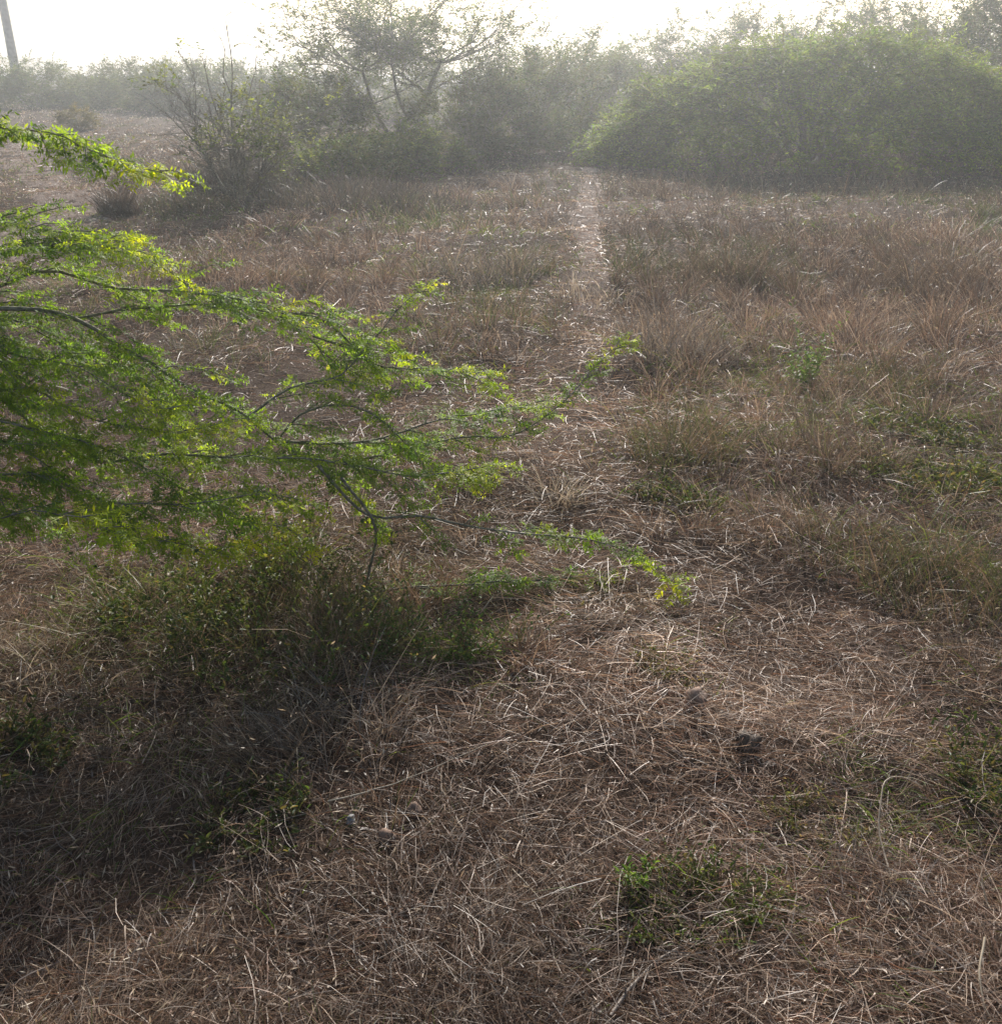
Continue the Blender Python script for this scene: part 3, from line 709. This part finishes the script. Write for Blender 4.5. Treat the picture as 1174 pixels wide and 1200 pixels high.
# ------------------------------------------------------------------ plants that can be told apart near the camera
def leafy_plant(name, label, cat, px, py, rad, h, nstem, per, ll, lw, pal, wts=None, lean=.7, stemc=(.075, .08, .035), group=None, hexl=True, upb=0.0, ell=1.0):
    c = G(px, py); base = np.array([c[0], c[1], ghs(*c)])
    n = nstem; az = rng.random(n) * 6.283; rr = rad * np.sqrt(rng.random(n)) * .7
    rr = rr * (.7 + .6 * vnoise(az * 1.3 + px, az * 0 + py, 88))
    b = np.stack([c[0] + np.cos(az) * rr, c[1] + np.sin(az) * rr * ell, np.zeros(n)], 1); b[:, 2] = gh(b[:, 0], b[:, 1]) - .004
    patchy = .35 + 1.1 * vnoise(b[:, 0] / (rad * .3), b[:, 1] / (rad * .3), 89)
    az2 = az + rng.normal(size=n) * .8; le = lean * rng.random(n)
    d = unit(np.stack([np.cos(az2) * le, np.sin(az2) * le, np.ones(n)], 1))
    bend = np.stack([np.cos(az2) * .35 * lean, np.sin(az2) * .35 * lean, -.2 * rng.random(n) * lean + upb], 1) + rng.normal(size=(n, 3)) * .1
    L = h * (.35 + .75 * rng.random(n)) * patchy
    st, lf = MB(), MB()
    ribbons(st, b, d, bend, L, np.full(n, .0028), np.tile(np.array(stemc), (n, 1)), 5, .4)
    t = (np.arange(per) + rng.random((n, per))) / per * .88 + .12
    p = b[:, None] + L[:, None, None] * (t[..., None] * d[:, None] + (t ** 2)[..., None] * bend[:, None])
    a3 = rng.random((n, per)) * 6.283
    v = unit(np.stack([np.cos(a3), np.sin(a3), .25 + .5 * rng.normal(size=(n, per))], -1) + d[:, None] * .35).reshape(-1, 3)
    nr = unit(np.array([0, 0, 1.0]) + rng.normal(size=(n * per, 3)) * .5)
    s = .5 + .8 * rng.random(n * per)
    (hex_leaves if hexl else leaf_quads)(lf, p.reshape(-1, 3) + v * .004, v, nr, ll * s, lw * s, pick(pal, n * per, wts, .2))
    if nstem <= 200 and rad < .4:
        lf.V += st.V; lf.F += [f + lf.n for f in st.F]; lf.C += st.C
        return tag(lf.build(name, M_GREEN, loc=base), label, cat, group)
    root = tag(empty(name, base), label, cat, group)
    st.build('stems', M_GREEN, root, loc=base); lf.build('leaves', M_GREEN, root, loc=base)
    return root

DKL = [(.045, .07, .025), (.07, .10, .03), (.11, .125, .045), (.17, .13, .06)]
leafy_plant('leafy_weed', 'broad dark leafy weed bush under the thorn branches, flecked with yellow leaves', 'weed', 345, 750, .42, .33, 165, 14, .014, .008, DKL, (3, 4, 2, 2), .7)
leafy_plant('leafy_weed', 'low leafy weed left of the broad weed bush, mixed with straw', 'weed', 215, 735, .24, .20, 80, 12, .018, .010, DKL, (2, 4, 3, 1), .7)
leafy_plant('leafy_weed', 'upright yellowish weed between the broad weed bush and the thorn shoots', 'weed', 330, 680, .16, .32, 45, 14, .019, .011, [(.09, .14, .03), (.14, .18, .04), (.20, .19, .05)], None, .35)
leafy_plant('leafy_weed', 'low bright green weed with flat sunlit top right of the broad weed bush', 'weed', 520, 775, .27, .15, 120, 12, .013, .006, [(.05, .09, .03), (.08, .13, .04), (.13, .17, .05), (.18, .14, .08)], (2, 3, 2, 1), .9, ell=.5)
leafy_plant('leafy_weed', 'low green weed patch with a taller sprig at its left corner, amid straw', 'weed', 815, 1062, .22, .07, 215, 8, .0105, .0048, [(.05, .08, .02), (.08, .12, .03), (.13, .15, .045), (.2, .16, .09)], (2, 3, 3, 2), 1.3, ell=.5)
leafy_plant('leafy_weed', 'little upright sprig rising over the left corner of the green weed patch', 'weed', 745, 1035, .035, .10, 14, 9, .014, .006, [(.10, .17, .04), (.13, .19, .05)], None, .35)
leafy_plant('leafy_weed', 'solitary fresh green seedling standing in the dry field', 'weed', 938, 452, .10, .42, 26, 22, .026, .010, [(.09, .15, .05), (.12, .19, .06), (.15, .21, .07)], None, .32, hexl=False)
leafy_plant('leafy_weed', 'dark green weed cut by the right edge beside the straw', 'weed', 1172, 910, .16, .13, 100, 9, .016, .006, DKL, None, .9)
leafy_plant('leafy_weed', 'low flat weed mat at the right edge below the tall tufts', 'weed', 1110, 575, .35, .10, 190, 9, .018, .009, DKL, (1, 3, 4, 2), .9, ell=.5)
leafy_plant('leafy_weed', 'low flat weed mat just above another mat near the right edge', 'weed', 1085, 520, .34, .10, 160, 9, .018, .009, DKL, (1, 3, 4, 2), .9, ell=.5)
leafy_plant('leafy_weed', 'small weed mat beside the footpath bend, half hidden by straw', 'weed', 790, 598, .22, .08, 110, 9, .016, .008, DKL, (2, 3, 3, 1), .9, ell=.5)
leafy_plant('leafy_weed', 'dark creeping weed in the shadow at the left edge', 'weed', 20, 900, .17, .11, 110, 9, .016, .007, DKL, None, .9)
leafy_plant('leafy_weed', 'dark creeping weed in the deep shade below the broad weed bush', 'weed', 300, 960, .15, .09, 90, 9, .014, .006, DKL, None, .9)
leafy_plant('leafy_weed', 'sparse flat weed between the brown stone and the dry stalk', 'weed', 950, 950, .13, .05, 60, 8, .012, .005, MIX, None, .9)
leafy_plant('leafy_weed', 'small weed tuft just left of the red stone', 'weed', 785, 800, .12, .06, 60, 8, .013, .005, MIX, None, .8)

TUF = 'grass tufts standing out of the dry field'
for px, py, rad, h, n, pal, lab, kw in [
        (1105, 700, .26, .32, 620, MIX, 'tall yellow brown grass tuft at the right edge with green at its foot', {}),
        (655, 592, .16, .15, 130, PALE, 'bleached cream grass tuft in the middle of the footpath', dict(lean=.9, W=.004)),
        (800, 548, .26, .30, 520, MIX, 'greenish grass tuft right of the footpath bend', {}),
        (975, 562, .28, .24, 520, BRN, 'reddish brown tuft with a dark hollow below the seedling', {}),
        (1030, 452, .28, .27, 420, MIX, 'olive grass tuft right of the green seedling', {}),
        (790, 425, .38, .42, 600, GRY, 'grey brown tall tuft beside the footpath', {}),
        (880, 640, .2, .15, 260, BRN, 'short brown tuft between the seedling and the red stone', {}),
        (1000, 660, .22, .18, 300, MIX, 'short olive tuft left of the tall edge tuft', {}),
        (495, 705, .19, .17, 260, [(.24, .15, .10), (.19, .115, .08), (.30, .21, .15)], 'rusty red tuft between the leafy weeds and the footpath', {}),
        (612, 785, .14, .13, 220, [(.26, .17, .115), (.21, .13, .09), (.33, .24, .17)], 'rusty tuft at the tip of the low bright green weed', {}),
        (345, 770, .34, .40, 420, MIX, 'tall mixed grass growing up through the broad weed bush', dict(W=.0022)),
        (150, 760, .3, .26, 380, MIX, 'olive and brown tuft at the left below the thorn branches', dict(W=.0022)),
        (395, 860, .2, .22, 260, GRY, 'shaded wiry dead tuft fanning out in front of the broad weed bush', dict(lean=1.0, W=.0024)),
        (320, 900, .16, .14, 240, BRN, 'shaded brown tuft with a dark base at lower left', dict(lean=.9, W=.0024)),
        (70, 790, .22, .14, 240, PALE, 'straw coloured flattened tuft at the left edge', dict(lean=1.1, W=.0028)),
        (690, 350, .3, .22, 240, PALE, 'pale tuft growing at the far bend of the footpath', {}),
        (860, 330, .45, .42, 560, BRN, 'wide brown tuft in the middle distance right of the footpath', {}),
        (1085, 330, .55, .48, 700, BRN, 'tallest rusty stand of grass near the right edge in the middle distance', {}),
        (560, 330, .5, .38, 560, GRY, 'grey tuft left of the footpath in the middle distance', {}),
        (230, 330, .4, .36, 420, BRN, 'brown tuft behind the thorn branches on the left', {}),
        (1010, 1010, .16, .10, 160, GRY, 'grey flattened tuft beside the dry stalk', dict(lean=1.2, W=.002)),
        (1155, 790, .2, .16, 260, BRN, 'dark brown tuft under the tall edge tuft', {})]:
    kw = dict(kw); W = kw.pop('W', max(.0026, G(px, py)[1] * .0008))
    dry_clump('grass_tuft', lab, 'grass tuft', px, py, rad, h, n, pal, W=W, group=TUF, tipleaf=.12, **kw)

def stone(name, label, px, py, size, mat, seed, sink=.34):
    c = G(px, py); z = ghs(*c)
    bm = bmesh.new(); bmesh.ops.create_icosphere(bm, subdivisions=3, radius=1)
    r_ = np.random.default_rng(seed); off = r_.random(3) * 50
    for v in bm.verts:
        k = 1 + .8 * (float(vnoise(v.co.x * 1.3 + off[0], v.co.y * 1.3 + v.co.z * 1.7 + off[1], seed)) - .5) + .4 * (float(vnoise(v.co.x * 4 + off[2], v.co.y * 4 + v.co.z * 5, seed)) - .5)
        q = v.co * k; q.x = math.copysign(min(abs(q.x), .9), q.x)
        v.co = Vector((q.x * size[0], q.y * size[1], q.z * size[2]))
    me = bpy.data.meshes.new(name); bm.to_mesh(me); bm.free(); me.materials.append(mat)
    o = bpy.data.objects.new(name, me); COL.objects.link(o)
    o.location = (c[0], c[1], z + size[2] * (1 - sink)); o.rotation_euler = (r_.random() * .4, r_.random() * .4, r_.random() * 3)
    for p in me.polygons: p.use_smooth = True
    tag(o, label, 'stone')

stone('stone', 'reddish brick coloured stone half buried in the straw', 812, 838, (.030, .024, .026), M_STONE, 3)
stone('stone', 'dark brown lump of earth stone in the pale straw', 874, 874, (.040, .030, .028), bark_mat('earth_stone', (.055, .042, .032), (.15, .11, .08), 60), 4)
stone('stone', 'orange brown stone in the shade, upper of the pair', 487, 955, (.019, .014, .016), M_STONE, 6)
stone('stone', 'orange brown stone in the shade, lower of the pair', 455, 985, (.022, .014, .015), M_STONE, 7)
stone('stone', 'small pale bluish pebble left of the two orange stones', 412, 968, (.011, .009, .011), M_STONE_G, 8)

def stick(name, label, pix, r0, zs, col, sub=0):
    pts = []
    for (px, py), z in zip(pix, zs):
        g = G(px, py); b = ray(px, py); s = (CAM_H - z) / -b[2]
        x, y = b[0] * s, b[1] * s
        pts.append((x, y, ghs(x, y) + z))
    pts = smooth_poly(pts, .015); base = pts[0].copy()
    mb = MB(); tube(mb, pts + np.cumsum(rng.normal(size=pts.shape) * .0006, axis=0), np.linspace(r0, r0 * .5, len(pts)), np.array(col), 6)
    for k in range(sub):
        j = rng.integers(len(pts) // 4, len(pts) - 2); q = pts[j] + rng.normal(size=3) * [.03, .03, .008] + [0, 0, .012]
        tube(mb, [pts[j], (pts[j] + q) / 2 + rng.normal(size=3) * .003, q], [r0 * .5, r0 * .4, r0 * .25], np.array(col), 4)
    tag(mb.build(name, M_STRAW, loc=base, smooth=True), label, 'stick')

stick('dry_stalk', 'long bent pale stalk hooked over at the top, right of the brown stone', [(1052, 1020), (1044, 1000), (1034, 960), (1036, 925), (1042, 895), (1062, 891), (1085, 905)], .0024, [.01, .02, .04, .07, .09, .08, .05], (.46, .38, .29), 2)
stick('dry_stalk', 'curved cream stalk at the right edge near the bottom', [(1158, 1080), (1152, 1120), (1160, 1160), (1180, 1190)], .0026, [.05, .035, .02, .01], (.58, .49, .36))
stick('dry_stalk', 'straight cream stalk leaning above the lowest curved stalk at the right edge', [(1172, 1060), (1158, 1030), (1154, 990)], .0022, [.01, .03, .07], (.60, .50, .36))
stick('dry_twig', 'thick grey twig lying below the green weed patch', [(715, 1185), (740, 1150), (768, 1122), (800, 1104), (818, 1098)], .0042, [.012, .014, .014, .015, .012], (.30, .25, .21), 3)
stick('dry_twig', 'thin pale twig lying across the shade beside the orange stones', [(385, 945), (430, 930), (480, 912), (540, 889), (570, 880)], .0019, [.03, .035, .04, .04, .035], (.44, .39, .31), 2)
stick('dry_twig', 'short crooked grey twig under the thorn shoots', [(432, 606), (470, 604), (500, 607), (545, 618)], .0035, [.05, .06, .06, .04], (.33, .28, .22), 2)
stick('dry_twig', 'pale forked twig pointing up to the green weed patch from the straw on the left', [(600, 1010), (625, 1040), (660, 1085)], .0018, [.03, .025, .015], (.50, .42, .31), 2)

# ------------------------------------------------------------------ pole behind the far scrub
py_ = 47.0; pb = np.array([X_at(18, py_, 80), py_, 0.0])
pole = MB(); hh = np.linspace(-.5, 7.4, 14)
tube(pole, np.c_[np.full(14, pb[0]), np.full(14, pb[1]), hh], np.linspace(.22, .14, 14), np.array([.35, .34, .33]), 14)
ptop = MB(); tube(ptop, [pb + [0, 0, 7.4], pb + [0, 0, 7.46], pb + [0, 0, 7.5]], [.15, .15, .02], np.array([.35, .34, .33]), 14)
pr_ = tag(empty('utility_pole', pb), 'plain pale grey tapering pole beyond the far scrub', 'pole')
pole.build('shaft', M_POLE, pr_, loc=pb, smooth=True); ptop.build('cap', M_POLE, pr_, loc=pb)

# ------------------------------------------------------------------ thin scattering volume, added to imitate the veil of lens glare
GLARE_DENSITY = .0056
m, N, L = new_mat('glare_volume')
out = N.new('ShaderNodeOutputMaterial'); v = N.new('ShaderNodeVolumePrincipled')
v.inputs['Color'].default_value = (.88, .935, 1, 1); v.inputs['Density'].default_value = GLARE_DENSITY; v.inputs['Anisotropy'].default_value = .80
L.new(v.outputs[0], out.inputs['Volume'])
bm = bmesh.new(); bmesh.ops.create_cube(bm, size=1)
lo, hi = Vector((-150, -20, -1.3)), Vector((150, 232, 8.2))
for q in bm.verts: q.co = Vector([lo[i] if q.co[i] < 0 else hi[i] for i in range(3)])
me = bpy.data.meshes.new('glare_haze'); bm.to_mesh(me); bm.free(); me.materials.append(m)
o = bpy.data.objects.new('glare_haze', me); COL.objects.link(o)
tag(o, 'thin bright volume added to imitate lens glare from the low sun', 'glare_haze', kind='stuff')

# ------------------------------------------------------------------ light
SUN_EL, SUN_AZ = R(28), R(6)
W_ = bpy.data.worlds.new('World'); SC.world = W_; W_.use_nodes = True
nt = W_.node_tree; bg = nt.nodes['Background']
sky = nt.nodes.new('ShaderNodeTexSky'); sky.sky_type = 'NISHITA'; sky.sun_disc = False
sky.sun_elevation = SUN_EL; sky.sun_rotation = SUN_AZ; sky.dust_density = 3.0; sky.air_density = 1.2
nt.links.new(sky.outputs[0], bg.inputs[0]); bg.inputs[1].default_value = .10
sd = Vector((math.sin(SUN_AZ) * math.cos(SUN_EL), math.cos(SUN_AZ) * math.cos(SUN_EL), math.sin(SUN_EL)))
sl = bpy.data.lights.new('sun', 'SUN'); sl.energy = 5.0; sl.angle = R(.6); sl.color = (1, .955, .90)
so = bpy.data.objects.new('sun', sl); COL.objects.link(so); so.rotation_euler = (-sd).to_track_quat('-Z', 'Y').to_euler(); so.location = (0, 20, 30)

cam = bpy.data.cameras.new('camera'); co = bpy.data.objects.new('camera', cam); COL.objects.link(co)
co.location = (0, 0, CAM_H); co.rotation_euler = (math.pi / 2 - PITCH, 0, 0)
cam.sensor_fit = 'VERTICAL'; cam.sensor_height = 24; cam.lens = 24 * F_PX / 1200
cam.clip_start = .02; cam.clip_end = 2000
SC.camera = co
SC.view_settings.view_transform = 'Standard'; SC.view_settings.look = 'None'; SC.view_settings.gamma = 1
SC.view_settings.exposure = 0.42
SC.cycles.use_denoising = True
SC.cycles.max_bounces = 8; SC.cycles.diffuse_bounces = 3; SC.cycles.transmission_bounces = 4; SC.cycles.volume_bounces = 1
